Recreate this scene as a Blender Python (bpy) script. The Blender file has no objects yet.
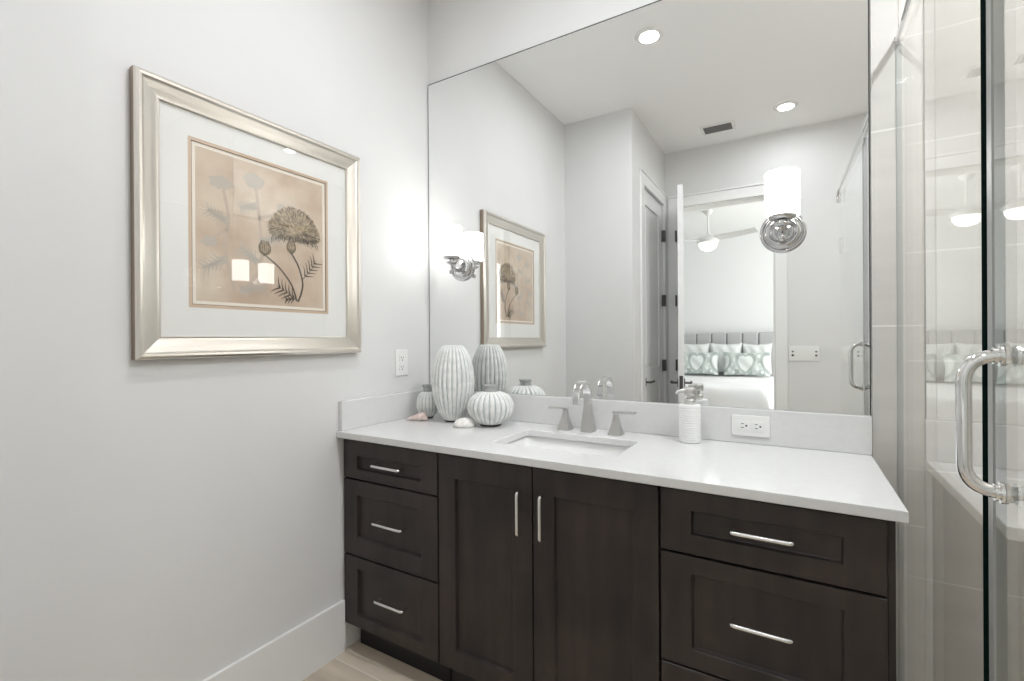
import bpy, math, random
from math import sin, cos, pi, radians as R
from mathutils import Vector, Matrix

random.seed(7)
scene = bpy.context.scene
col = scene.collection

# ------------------------------------------------------------------ camera
cam_data = bpy.data.cameras.new('camera')
cam_data.sensor_width = 36.0
cam_data.lens = 36.0 * 473.6554 / 1024.0
cam_data.clip_start = 0.02
cam = bpy.data.objects.new('camera', cam_data)
col.objects.link(cam)
YAW, PITCH, ROLL = -0.5398, -0.0014, -0.0063
fw = Vector((sin(YAW) * cos(PITCH), cos(YAW) * cos(PITCH), sin(PITCH)))
rt = Vector((cos(YAW), -sin(YAW), 0)); up = rt.cross(fw)
r2 = cos(ROLL) * rt + sin(ROLL) * up
u2 = -sin(ROLL) * rt + cos(ROLL) * up
m = Matrix(((r2.x, u2.x, -fw.x, 0), (r2.y, u2.y, -fw.y, 0), (r2.z, u2.z, -fw.z, 0), (0, 0, 0, 1)))
cam.matrix_world = Matrix.Translation((1.559, -1.8057, 1.2365)) @ m
scene.camera = cam

# ------------------------------------------------------------------ world, light levels, exposure
SUN_SKY = 1.0          # daylight outside the bedroom window
BEDROOM_W = 104.0      # sky light entering the bedroom window
CAN_W = (8.6, 3.2, 26.0)   # recessed ceiling lamps: mid-room, doorway, shower
SHADE_E = 7.0          # sconce shade emission
scene.view_settings.view_transform = 'Standard'
scene.view_settings.look = 'None'
scene.view_settings.gamma = 1.0
scene.view_settings.use_curve_mapping = False
scene.view_settings.exposure = 0.22
w = bpy.data.worlds.new('world'); scene.world = w
w.use_nodes = True
bg = w.node_tree.nodes['Background']
bg.inputs[0].default_value = (0.85, 0.93, 1.0, 1); bg.inputs[1].default_value = SUN_SKY
try:
    scene.cycles.diffuse_bounces = 7
    scene.cycles.max_bounces = 16
    scene.cycles.glossy_bounces = 8
    scene.cycles.transparent_max_bounces = 16
    scene.cycles.sample_clamp_indirect = 6.0
except Exception:
    pass

def area_light(name, loc, rot, sx, sy, power, color=(1, 1, 1), parent=None, shape='RECTANGLE', spread=180):
    d = bpy.data.lights.new(name, 'AREA'); d.shape = shape; d.size = sx; d.size_y = sy
    d.energy = power; d.color = color; d.spread = R(spread)
    o = bpy.data.objects.new(name, d); col.objects.link(o)
    o.location = loc; o.rotation_euler = rot
    if parent: o.parent = parent
    return o

# daylight through the bedroom window (window_1, wall_bedroom_right)
area_light('daylight', (3.42, -4.7, 1.75), (0, R(90), 0), 2.1, 2.6, BEDROOM_W, (1.0, 0.985, 0.97))

# ------------------------------------------------------------------ materials
def mat(name, color, rough=0.5, metal=0.0, spec=0.5, emit=None, emit_s=0.0, coat=0.0):
    m = bpy.data.materials.new(name); m.use_nodes = True
    b = m.node_tree.nodes['Principled BSDF']
    b.inputs['Base Color'].default_value = (*color, 1)
    b.inputs['Roughness'].default_value = rough
    b.inputs['Metallic'].default_value = metal
    b.inputs['Specular IOR Level'].default_value = spec
    b.inputs['Coat Weight'].default_value = coat
    if emit:
        b.inputs['Emission Color'].default_value = (*emit, 1)
        b.inputs['Emission Strength'].default_value = emit_s
    return m

def nodes(m):
    nt = m.node_tree
    return nt, nt.nodes['Principled BSDF'], nt.nodes.new, nt.links.new

def noisy(m, c1, c2, scale=(8, 8, 8), detail=4, rough=None, bump=0.0, lo=0.35, hi=0.65):
    nt, b, N, L = nodes(m)
    tc = N('ShaderNodeTexCoord'); mp = N('ShaderNodeMapping'); mp.inputs['Scale'].default_value = scale
    no = N('ShaderNodeTexNoise'); no.inputs['Scale'].default_value = 1.0; no.inputs['Detail'].default_value = detail
    rp = N('ShaderNodeValToRGB')
    rp.color_ramp.elements[0].position = lo; rp.color_ramp.elements[0].color = (*c1, 1)
    rp.color_ramp.elements[1].position = hi; rp.color_ramp.elements[1].color = (*c2, 1)
    L(tc.outputs['Object'], mp.inputs['Vector']); L(mp.outputs[0], no.inputs['Vector'])
    L(no.outputs['Fac'], rp.inputs[0]); L(rp.outputs[0], b.inputs['Base Color'])
    if bump:
        bp = N('ShaderNodeBump'); bp.inputs['Strength'].default_value = bump; bp.inputs['Distance'].default_value = 0.002
        L(no.outputs['Fac'], bp.inputs['Height']); L(bp.outputs[0], b.inputs['Normal'])
    return m

def tiled(name, c1, c2, grout, bw, bh, offset, axes, shift=(0, 0), mortar=0.0025, rough=0.25, vein=0.5):
    """Brick texture laid on two world axes, e.g. axes='xz'."""
    m = mat(name, c1, rough)
    nt, b, N, L = nodes(m)
    g = N('ShaderNodeNewGeometry'); s = N('ShaderNodeSeparateXYZ'); c = N('ShaderNodeCombineXYZ')
    L(g.outputs['Position'], s.inputs[0])
    for k, ax in enumerate(axes):
        ad = N('ShaderNodeMath'); ad.operation = 'ADD'; ad.inputs[1].default_value = shift[k] + 20 * (bw if k == 0 else bh)
        L(s.outputs['XYZ'.index(ax.upper())], ad.inputs[0]); L(ad.outputs[0], c.inputs[k])
    br = N('ShaderNodeTexBrick'); br.offset = offset; br.offset_frequency = 2; br.squash = 1
    br.inputs['Scale'].default_value = 1; br.inputs['Brick Width'].default_value = bw
    br.inputs['Row Height'].default_value = bh; br.inputs['Mortar Size'].default_value = mortar
    br.inputs['Mortar Smooth'].default_value = 0.1; br.inputs['Bias'].default_value = 0
    br.inputs['Color1'].default_value = (*c1, 1); br.inputs['Color2'].default_value = (*c2, 1)
    br.inputs['Mortar'].default_value = (*grout, 1)
    L(c.outputs[0], br.inputs['Vector'])
    no = N('ShaderNodeTexNoise'); no.inputs['Scale'].default_value = 3.0; no.inputs['Detail'].default_value = 6
    st = N('ShaderNodeMapping'); st.inputs['Scale'].default_value = (1, 6, 1)
    L(c.outputs[0], st.inputs['Vector']); L(st.outputs[0], no.inputs['Vector'])
    mr = N('ShaderNodeMapRange'); mr.inputs['From Min'].default_value = .3; mr.inputs['From Max'].default_value = .7
    mr.inputs['To Min'].default_value = 1 - .16 * vein; mr.inputs['To Max'].default_value = 1 + .1 * vein
    L(no.outputs['Fac'], mr.inputs['Value'])
    mx = N('ShaderNodeMix'); mx.data_type = 'RGBA'; mx.blend_type = 'MULTIPLY'; mx.inputs['Factor'].default_value = 1
    L(br.outputs['Color'], mx.inputs['A']); L(mr.outputs[0], mx.inputs['B']); L(mx.outputs['Result'], b.inputs['Base Color'])
    return m

def glass_mat(name, tint=(0.97, 0.985, 0.975), ior=1.5, refl=(1, 1, 1)):
    """Clear pane: transmits straight through, mirrors by Fresnel on both faces."""
    m = bpy.data.materials.new(name); m.use_nodes = True
    nt = m.node_tree; nt.nodes.clear(); N, L = nt.nodes.new, nt.links.new
    out = N('ShaderNodeOutputMaterial'); mix = N('ShaderNodeMixShader')
    tr = N('ShaderNodeBsdfTransparent'); tr.inputs[0].default_value = (*tint, 1)
    gl = N('ShaderNodeBsdfGlossy'); gl.inputs['Roughness'].default_value = 0.0; gl.inputs[0].default_value = (*refl, 1)
    ge = N('ShaderNodeNewGeometry'); mr = N('ShaderNodeMapRange')
    mr.inputs['To Min'].default_value = ior; mr.inputs['To Max'].default_value = 1.0 / ior
    fr = N('ShaderNodeFresnel')
    L(ge.outputs['Backfacing'], mr.inputs['Value']); L(mr.outputs[0], fr.inputs['IOR'])
    L(fr.outputs[0], mix.inputs[0]); L(tr.outputs[0], mix.inputs[1]); L(gl.outputs[0], mix.inputs[2])
    L(mix.outputs[0], out.inputs['Surface'])
    return m

M = {}
M['wall'] = noisy(mat('greige_wall_paint', (.71, .71, .703), .6, spec=.25), (.705, .705, .698), (.72, .72, .713), (3, 3, 3))
M['white_wall'] = mat('bedroom_wall_paint', (.80, .81, .81), .6, spec=.25)
M['ceiling'] = mat('ceiling_paint', (.91, .91, .905), .7, spec=.2)
M['trim'] = mat('white_trim_paint', (.80, .80, .79), .35)
M['door'] = mat('white_door_paint', (.84, .84, .83), .35)
M['plastic'] = mat('white_plastic', (.82, .82, .80), .35)
M['dark'] = mat('dark_slot', (.02, .02, .02), .6)
M['grey_slot'] = mat('grey_louvre', (.16, .16, .16), .5)
M['quartz'] = noisy(mat('white_quartz', (.70, .70, .695), .1, spec=.5), (.69, .69, .685), (.71, .71, .705), (60, 60, 60))
M['ceramic'] = mat('white_ceramic', (.85, .85, .84), .12)
M['wood'] = mat('espresso_stained_wood', (.035, .027, .024), .38, spec=.4)
def wood_nodes(m):
    nt, b, N, L = nodes(m)
    tc = N('ShaderNodeTexCoord'); mp = N('ShaderNodeMapping'); mp.inputs['Scale'].default_value = (14, 14, 1.6)
    no = N('ShaderNodeTexNoise'); no.inputs['Scale'].default_value = 1.5; no.inputs['Detail'].default_value = 7
    mp2 = N('ShaderNodeMapping'); mp2.inputs['Scale'].default_value = (4, 4, 3)
    n2 = N('ShaderNodeTexNoise'); n2.inputs['Scale'].default_value = 1.2; n2.inputs['Detail'].default_value = 3
    mx = N('ShaderNodeMath'); mx.operation = 'MULTIPLY_ADD'; mx.inputs[1].default_value = .4
    sc = N('ShaderNodeMath'); sc.operation = 'MULTIPLY'; sc.inputs[1].default_value = .6
    rp = N('ShaderNodeValToRGB')
    rp.color_ramp.elements[0].position = .36; rp.color_ramp.elements[0].color = (.017, .0135, .0125, 1)
    rp.color_ramp.elements[1].position = .66; rp.color_ramp.elements[1].color = (.052, .038, .034, 1)
    L(tc.outputs['Object'], mp.inputs[0]); L(mp.outputs[0], no.inputs['Vector'])
    L(tc.outputs['Object'], mp2.inputs[0]); L(mp2.outputs[0], n2.inputs['Vector'])
    L(n2.outputs['Fac'], sc.inputs[0]); L(no.outputs['Fac'], mx.inputs[0]); L(sc.outputs[0], mx.inputs[2])
    L(mx.outputs[0], rp.inputs[0]); L(rp.outputs[0], b.inputs['Base Color'])
wood_nodes(M['wood'])
M['kick'] = mat('black_toe_kick', (.008, .007, .007), .6)
M['mirror'] = mat('mirror_silver', (.93, .94, .935), .0, 1.0)
M['mirror_edge'] = mat('mirror_edge', (.04, .045, .045), .4, spec=.2)
M['chrome'] = mat('polished_chrome', (.80, .80, .80), .06, 1.0)
M['sconce_chrome'] = mat('sconce_chrome', (.58, .58, .585), .08, 1.0)
M['nickel'] = mat('brushed_nickel', (.62, .615, .60), .30, 1.0)
M['satin'] = mat('satin_nickel_pull', (.80, .79, .78), .22, 1.0)
M['hinge'] = mat('dark_nickel', (.12, .115, .11), .4, .8)
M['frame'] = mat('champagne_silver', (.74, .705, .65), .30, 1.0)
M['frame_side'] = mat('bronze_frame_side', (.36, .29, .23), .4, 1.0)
M['mat_board'] = mat('white_mat_board', (.82, .82, .81), .8)
M['fillet'] = mat('tan_fillet', (.60, .46, .34), .5)
M['fillet_dark'] = mat('brown_fillet_line', (.16, .10, .07), .5)
M['cream'] = mat('cream_paper_margin', (.86, .80, .72), .8)
M['paper'] = noisy(mat('aged_pink_paper', (.62, .51, .40), .8), (.54, .41, .31), (.67, .58, .47), (7, 7, 7), 6)
M['ink'] = mat('sepia_ink', (.10, .075, .055), .8)
M['flower_tan'] = noisy(mat('tan_bloom_ink', (.40, .31, .20), .8), (.28, .21, .13), (.50, .40, .27), (90, 90, 90), 3)
M['ghost'] = mat('faded_blue_grey_ink', (.50, .45, .39), .8)
M['ghost_stem'] = mat('faded_stem_ink', (.54, .44, .36), .8)
M['pane'] = glass_mat('picture_glass', (.985, .985, .98), 1.45)
M['shower_glass'] = glass_mat('shower_glass', (.965, .975, .97), 1.52)
M['glass_edge'] = mat('glass_edge_dark_green', (.002, .010, .009), .25, spec=.15)
M['seal'] = mat('clear_vinyl_seal', (.34, .35, .34), .35)
M['shade'] = mat('lit_opal_glass', (.9, .9, .88), .3, emit=(1, .985, .965), emit_s=SHADE_E)
M['lens'] = mat('lit_lamp_lens', (.9, .9, .9), .4, emit=(1, .97, .92), emit_s=9.0)
M['bowl'] = mat('lit_fan_bowl', (.9, .9, .9), .4, emit=(1, .98, .95), emit_s=1.6)
M['fan'] = mat('fan_white_enamel', (.76, .76, .75), .4)
M['vase'] = noisy(mat('whitewashed_stoneware', (.76, .76, .73), .65), (.66, .67, .65), (.80, .80, .77), (22, 22, 40), 4, bump=.15)
M['vase_groove'] = noisy(mat('grey_groove', (.46, .49, .49), .6), (.38, .42, .42), (.60, .62, .61), (30, 30, 30), 4)  # groove faces coloured greyer than the ribs between them
M['vase_neck'] = mat('grey_glaze_neck', (.36, .37, .36), .55)
M['vase_foot'] = mat('dark_clay_foot', (.05, .05, .05), .7)
M['shell_pink'] = noisy(mat('pink_shell', (.74, .62, .56), .5), (.60, .45, .40), (.82, .74, .69), (60, 60, 60), 3)
M['shell_white'] = noisy(mat('white_shell', (.82, .80, .76), .5), (.74, .71, .67), (.86, .85, .82), (70, 70, 70), 3)
M['soap'] = mat('white_ribbed_porcelain', (.84, .84, .83), .35)
M['linen'] = noisy(mat('white_bedding', (.82, .83, .83), .9), (.78, .79, .80), (.86, .86, .86), (3, 3, 3), bump=.3)
M['mint'] = noisy(mat('pale_mint_linen', (.70, .725, .71), .9), (.68, .71, .695), (.73, .75, .74), (9, 9, 9), bump=.2)
M['sage'] = noisy(mat('sage_woven_cotton', (.55, .60, .575), .9), (.51, .57, .54), (.61, .65, .63), (25, 25, 25))
M['sage_light'] = mat('pale_ikat_yarn', (.70, .73, .715), .9)
M['sage_dark'] = mat('deep_ikat_yarn', (.40, .45, .43), .9)
M['upholstery'] = mat('grey_upholstery', (.46, .46, .47), .85)
M['tile'] = tiled('shower_wall_tile', (.56, .548, .518), (.54, .528, .50), (.72, .71, .69), 1.19, .588, 0, 'xz', (-0.55, -.095), vein=.3)
M['tile_b'] = tiled('shower_tile', (.64, .60, .545), (.62, .58, .525), (.80, .77, .71), .605, .3175, 0, 'xz', (-.02, -.2155), vein=.5)
M['tile_c'] = tiled('shower_side_tile', (.60, .57, .52), (.575, .545, .495), (.76, .74, .69), .605, .3175, 0, 'yz', (0, -.216), vein=.8)
M['floor'] = tiled('beige_plank_tile', (.62, .535, .43), (.57, .49, .39), (.76, .69, .60), 1.2, .155, .33, 'xy', (.35, .115), .0025, .4, vein=1.0)
M['bed_floor'] = tiled('bedroom_plank', (.50, .43, .36), (.47, .40, .33), (.40, .34, .28), 1.2, .18, .33, 'xy', (0, 0), .002, .4)

# ------------------------------------------------------------------ mesh builder
ORI = {}

class MB:
    def __init__(s): s.v = []; s.f = []; s.m = []; s.s = []
    def add(s, vs, fs, mi=0, smooth=False):
        o = len(s.v); s.v += [tuple(v) for v in vs]
        for f in fs:
            s.f.append([i + o for i in f]); s.m.append(mi); s.s.append(smooth)
    def box(s, x0, x1, y0, y1, z0, z1, mi=0):
        x0, x1 = min(x0, x1), max(x0, x1); y0, y1 = min(y0, y1), max(y0, y1); z0, z1 = min(z0, z1), max(z0, z1)
        s.add([(x0, y0, z0), (x1, y0, z0), (x1, y1, z0), (x0, y1, z0), (x0, y0, z1), (x1, y0, z1), (x1, y1, z1), (x0, y1, z1)],
              [(0, 3, 2, 1), (4, 5, 6, 7), (0, 1, 5, 4), (1, 2, 6, 5), (2, 3, 7, 6), (3, 0, 4, 7)], mi)
        return s
    def obox(s, c, ax, ay, az, mi=0):
        """box from centre and three half-extent vectors"""
        c, ax, ay, az = Vector(c), Vector(ax), Vector(ay), Vector(az)
        vs = [c + i * ax + j * ay + k * az for k in (-1, 1) for i, j in ((-1, -1), (1, -1), (1, 1), (-1, 1))]
        s.add(vs, [(0, 3, 2, 1), (4, 5, 6, 7), (0, 1, 5, 4), (1, 2, 6, 5), (2, 3, 7, 6), (3, 0, 4, 7)], mi)
        return s
    def tube(s, pts, r, n=12, mi=0, cap=True, flat=None):
        """round (or flat=(a,b) elliptical) tube along points"""
        pts = [Vector(p) for p in pts]; k = len(pts)
        rs = r if isinstance(r, (list, tuple)) else [r] * k
        ref = None; rings = []
        for i, p in enumerate(pts):
            t = (pts[min(i + 1, k - 1)] - pts[max(i - 1, 0)]).normalized()
            if ref is None:
                ref = Vector((0, 0, 1)) if abs(t.z) < .9 else Vector((1, 0, 0))
                ref = (ref - t * ref.dot(t)).normalized()
            else:
                ref = (ref - t * ref.dot(t)).normalized()
            b = t.cross(ref)
            rings.append([p + rs[i] * (cos(2 * pi * j / n) * ref + sin(2 * pi * j / n) * b) for j in range(n)])
        vs = [v for q in rings for v in q]; fs = []
        for i in range(k - 1):
            for j in range(n):
                fs.append((i * n + j, i * n + (j + 1) % n, (i + 1) * n + (j + 1) % n, (i + 1) * n + j))
        s.add(vs, fs, mi, True)
        if cap:
            s.add(rings[0], [tuple(reversed(range(n)))], mi); s.add(rings[-1], [tuple(range(n))], mi)
        return s
    def lathe(s, prof, c, n=32, axis='z', mi=0, rib=None, cap0=False, cap1=False, groove=None, smooth=True):
        """prof: [(radius, height)]; rib(angle, k)->radius factor; groove(j)->material index"""
        c = Vector(c); rings = []
        for k, (r, h) in enumerate(prof):
            ring = []
            for j in range(n):
                a = 2 * pi * j / n; q = r * (rib(a, k) if rib else 1)
                if axis == 'z': ring.append(c + Vector((q * cos(a), q * sin(a), h)))
                elif axis == 'y': ring.append(c + Vector((q * cos(a), h, -q * sin(a))))
                else: ring.append(c + Vector((h, q * cos(a), q * sin(a))))
            rings.append(ring)
        o = len(s.v); s.v += [tuple(v) for q in rings for v in q]
        for k in range(len(prof) - 1):
            for j in range(n):
                s.f.append([o + k * n + j, o + k * n + (j + 1) % n, o + (k + 1) * n + (j + 1) % n, o + (k + 1) * n + j])
                s.m.append(groove(j, k) if groove else mi); s.s.append(smooth)
        if cap0: s.f.append([o + j for j in reversed(range(n))]); s.m.append(mi); s.s.append(False)
        if cap1: s.f.append([o + (len(prof) - 1) * n + j for j in range(n)]); s.m.append(mi); s.s.append(False)
        return s
    def build(s, name, mats, parent=None, bevel=0.0, seg=2, subsurf=0, origin=None):
        if not isinstance(mats, (list, tuple)): mats = [mats]
        o0 = Vector(origin) if origin is not None else (ORI[parent.name] if parent else Vector((0, 0, 0)))
        me = bpy.data.meshes.new(name)
        me.from_pydata([tuple(Vector(v) - o0) for v in s.v], [], s.f)
        for q in mats: me.materials.append(M[q] if isinstance(q, str) else q)
        for p, mi, sm in zip(me.polygons, s.m, s.s): p.material_index = mi; p.use_smooth = sm
        me.update()
        o = bpy.data.objects.new(name, me); col.objects.link(o)
        if parent: o.parent = parent
        else: o.location = o0
        ORI[o.name] = o0
        if bevel:
            b = o.modifiers.new('bevel', 'BEVEL'); b.width = bevel; b.segments = seg; b.limit_method = 'ANGLE'; b.angle_limit = R(40)
            b.harden_normals = False
        if subsurf:
            q = o.modifiers.new('subdivision', 'SUBSURF'); q.levels = subsurf; q.render_levels = subsurf
        return o

def thing(name, label, cat, loc, group=None):
    o = bpy.data.objects.new(name, None); col.objects.link(o); o.location = loc; o.empty_display_size = .05
    ORI[o.name] = Vector(loc); tag(o, label, cat, group); return o

def tag(o, label, cat, group=None):
    o['label'] = label; o['category'] = cat
    if group: o['group'] = group
    return o

def struct(o, label=None, cat=None):
    o['kind'] = 'structure'
    if label: o['label'] = label
    if cat: o['category'] = cat
    return o

def lab(o, text): o['label'] = text; return o

def bend(a, b, c, r, n=6):
    """points rounding the corner b between a and c"""
    a, b, c = Vector(a), Vector(b), Vector(c)
    d1 = (a - b).normalized(); d2 = (c - b).normalized()
    p0 = b + d1 * r; p2 = b + d2 * r
    return [(1 - t) ** 2 * p0 + 2 * t * (1 - t) * (b * .85 + (p0 + p2) * .075) + t * t * p2 for t in [i / n for i in range(n + 1)]]

# ------------------------------------------------------------------ the room
H = 2.93                   # ceiling
YJ, YB, XJ = -1.633, -2.654, .537
XR = 2.75
GX0 = 1.824                # shower glass meets the mirror wall
WT = .12

struct(MB().box(0, XR, YB, 0, -.06, 0).build('floor', 'floor'), 'beige wood-look plank tile bathroom floor', 'floor')
struct(MB().box(-WT, XR + WT, YB - WT, WT, H, H + .08).build('ceiling', 'ceiling'), 'flat white bathroom ceiling', 'ceiling')
struct(MB().box(-WT, 0, YJ - .02, 0, 0, H).build('wall_left', 'wall'), 'plain light greige wall with the framed print', 'wall')
struct(MB().box(-WT, XR + WT, 0, WT, 0, H).build('wall_back', 'wall'), 'wall behind the mirror and vanity', 'wall')
struct(MB().box(1.758, 1.8235, -.008, 0, 0, H).build('trim_1', ['tile']), 'pale stone tile cladding right of the mirror', 'wall tile')
struct(MB().box(1.8245, XR, -.008, 0, 0, H).build('trim_5', ['tile_b']), 'stone tile cladding inside the shower', 'wall tile')
struct(MB().box(XR, XR + WT, YB - WT, 0, 0, H).build('wall_right', 'tile_c'), 'tiled far side wall of the shower', 'wall')
# jogged block with the closet door in its side (opening y -1.912..-2.565, z 0..2.44)
struct(MB().box(-WT, XJ - WT, YJ - WT, YJ, 0, H).box(XJ - WT, XJ, YJ - .279, YJ, 0, H).box(XJ - WT, XJ, -2.565, -1.912, 2.44, H)
       .box(XJ - WT, XJ, YB - WT, -2.565, 0, H).build('wall_jog', 'wall'), 'greige wall block projecting opposite the mirror', 'wall')
# rear wall with the bedroom doorway x .655..1.415, z 0..2.42
DX0, DX1, DZ = .655, 1.415, 2.42
struct(MB().box(XJ, DX0, YB - WT, YB, 0, H).box(DX1, XR, YB - WT, YB, 0, H).box(DX0, DX1, YB - WT, YB, DZ, H).build('wall_rear', 'wall'),
       'greige wall with the bedroom doorway', 'wall')

def casing(name, parts, label):
    mb = MB()
    for p in parts: mb.box(*p)
    return struct(mb.build(name, 'trim', bevel=.004), label, 'door casing')
e = .016
casing('trim_2', [(DX0 - .088, DX0, YB, YB + e, 0, DZ + .088), (DX1, DX1 + .088, YB, YB + e, 0, DZ + .088), (DX0, DX1, YB, YB + e, DZ, DZ + .088),
                  (DX0 - .094, DX1 + .094, YB, YB + .024, DZ + .088, DZ + .104),
                  (DX0, DX0 + .014, YB - WT, YB, 0, DZ), (DX1 - .014, DX1, YB - WT, YB, 0, DZ), (DX0 + .014, DX1 - .014, YB - WT, YB, DZ - .014, DZ)],
       'white casing around the bedroom doorway')
casing('trim_3', [(XJ, XJ + e, -1.912, -1.825, 0, 2.528), (XJ, XJ + e, -2.645, -2.565, 0, 2.528), (XJ, XJ + e, -2.565, -1.912, 2.44, 2.528),
                  (XJ, XJ + .024, -2.65, -1.819, 2.528, 2.543)], 'white casing around the side door')
def baseboard(name, boxes, label):
    mb = MB()
    for b in boxes: mb.box(*b)
    return struct(mb.build(name, 'trim', bevel=.004), label, 'baseboard')
baseboard('baseboard_left', [(0, .013, YJ, -.532, 0, .203), (0, .003, -.532, -.45, 0, .108)], 'tall white baseboard along the left wall')
baseboard('baseboard_rear', [(DX1 + .09, 1.80, YB, YB + .013, 0, .203), (.013, XJ, YJ, YJ + .013, 0, .203)], 'white baseboard on the rear walls')

# side door (closed, in the jog): hinges on the far side, lever on the near side
d1 = MB()
xd = XJ - .03
def panel_door(mb, y0, y1, z0, z1, x_face, th):
    """door slab in a y-z plane, two recessed panels on +x face"""
    mb.box(x_face - th, x_face - .012, y0, y1, z0, z1)
    st = .105
    mb.box(x_face - .012, x_face, y0, y0 + st, z0, z1); mb.box(x_face - .012, x_face, y1 - st, y1, z0, z1)
    for a, b in ((z0, z0 + .24), (.86, 1.0), (z1 - .12, z1)): mb.box(x_face - .012, x_face, y0 + st, y1 - st, a, b)
    for a, b in ((z0 + .27, .83), (1.03, z1 - .15)):
        mb.box(x_face - .012, x_face - .005, y0 + st + .03, y1 - st - .03, a, b)
panel_door(d1, -2.562, -1.915, .01, 2.437, xd + .02, .04)
d1o = struct(thing('door_1', 'closed white panel door in the side of the jog', 'door', (XJ, -2.24, 0)))
d1.build('door_leaf', 'door', d1o, bevel=.003)
def lever(parent, x, y, z, dirx, diry):
    mb = MB(); mb.box(x, x + dirx * .008, y - .033, y + .033, z - .033, z + .033)
    mb.tube([(x + dirx * .008, y, z), (x + dirx * .045, y, z), (x + dirx * .05, y + diry * .01, z), (x + dirx * .05, y + diry * .11, z)], .009, 8)
    return lab(mb.build('lever_handle', 'hinge', parent), 'dark nickel lever handle')
lever(d1o, xd + .02, -1.965, .895, 1, -1)
for z in (2.16, 1.58, 1.0):
    MB().box(xd + .018, XJ + .022, -2.58, -2.55, z - .05, z + .05).build('hinge', 'hinge', d1o)

# bedroom door leaf, swung open into the bathroom
hx, hy, fx, fy = .68, YB - .0 + .012, .812, -1.945
d = Vector((fx - hx, fy - hy, 0)).normalized(); n = Vector((d.y, -d.x, 0))   # n points to -x side? fixed below
if n.x < 0: n = -n
L_ = math.hypot(fx - hx, fy - hy)
d2o = struct(thing('door_2', 'white bedroom door standing open, seen by its edge', 'door', (hx, hy, 0)))
mb = MB(); zc_ = 1.21
def dbx(mb, a, b, z0, z1, t0, t1, mi=0):
    p = Vector((hx, hy, 0)) + d * ((a + b) / 2) + n * ((t0 + t1) / 2) + Vector((0, 0, (z0 + z1) / 2))
    mb.obox(p, d * ((b - a) / 2), n * ((t1 - t0) / 2), (0, 0, (z1 - z0) / 2), mi)
dbx(mb, 0, L_, .01, 2.405, -.01, .01)
for sgn in (-1, 1):
    t0, t1 = (.01, .02) if sgn > 0 else (-.02, -.01)
    for a, b, z0, z1 in ((0, .11, .01, 2.405), (L_ - .11, L_, .01, 2.405), (.11, L_ - .11, .01, .25), (.11, L_ - .11, .86, 1.0), (.11, L_ - .11, 2.285, 2.405)):
        dbx(mb, a, b, z0, z1, t0, t1)
mb.build('door_leaf', 'trim', d2o)
mb = MB(); dbx(mb, L_ - .001, L_ + .003, .845, .955, -.013, .013); lab(mb.build('latch_plate', 'hinge', d2o), 'dark latch plate')
for sgn in (-1, 1):
    mb = MB(); dbx(mb, L_ - .095, L_ - .03, .865, .93, *sorted((sgn * .02, sgn * .028)))
    c0 = Vector((hx, hy, .898)) + d * (L_ - .0625) + n * sgn * .028
    mb.tube([c0, c0 + n * sgn * .04, c0 + n * sgn * .045 - d * .01, c0 + n * sgn * .045 - d * .11], .009, 8)
    lab(mb.build('lever_handle', 'hinge', d2o), 'dark nickel lever handle')
for z in (2.16, 1.58, 1.0):
    MB().tube([(.637, YB + .026, z - .05), (.637, YB + .026, z + .05)], .009, 8).build('hinge', 'hinge', d2o)

# ------------------------------------------------------------------ bedroom seen through the doorway
BX0, BX1, BY0, BY1 = -2.2, 3.3, -6.5, YB - WT
struct(MB().box(BX0, BX1, BY0, BY1, -.06, 0).build('floor_bedroom', 'bed_floor'), 'wood-look bedroom floor', 'floor')
struct(MB().box(BX0, BX1, BY0, BY1 - .001, H, H + .08).build('ceiling_bedroom', 'ceiling'), 'white bedroom ceiling', 'ceiling')
struct(MB().box(BX0, BX1, BY0 - WT, BY0, 0, H).build('wall_bedroom_rear', 'white_wall'), 'white bedroom wall behind the bed', 'wall')
struct(MB().box(BX0 - WT, BX0, BY0, BY1, 0, H).build('wall_bedroom_left', 'white_wall'), 'white bedroom side wall', 'wall')
WY0, WY1, WZ0, WZ1 = -6.0, -3.4, .7, 2.75
struct(MB().box(BX1, BX1 + WT, BY0, WY0, 0, H).box(BX1, BX1 + WT, WY1, BY1, 0, H).box(BX1, BX1 + WT, WY0, WY1, 0, WZ0).box(BX1, BX1 + WT, WY0, WY1, WZ1, H)
       .build('wall_bedroom_right', 'white_wall'), 'white bedroom wall with the window', 'wall')
struct(MB().box(BX0, -.0, BY1, BY1 + .04, 0, H).box(XR, BX1, BY1, BY1 + .04, 0, H).build('wall_bedroom_front', 'white_wall'), 'bedroom side of the bathroom wall', 'wall')
wf = MB()
for a in (WY0, (WY0 + WY1) / 2 - .02, WY1 - .05): wf.box(BX1 + .02, BX1 + .08, a, a + .05, WZ0, WZ1)
for a in (WZ0, WZ1 - .05): wf.box(BX1 + .02, BX1 + .08, WY0 + .05, WY1 - .05, a, a + .05)
win = struct(thing('window_1', 'bedroom window letting in daylight', 'window', (BX1, -4.7, WZ0)))
wf.build('window_frame', 'trim', win)
MB().box(BX1 + .045, BX1 + .052, WY0 + .05, WY1 - .05, WZ0 + .05, WZ1 - .05).build('window_pane', 'shower_glass', win)

# ------------------------------------------------------------------ vanity: three cabinet units
YF = -.53            # face of drawers and doors
CT = .8556           # underside of the counter
CB = .112

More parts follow.
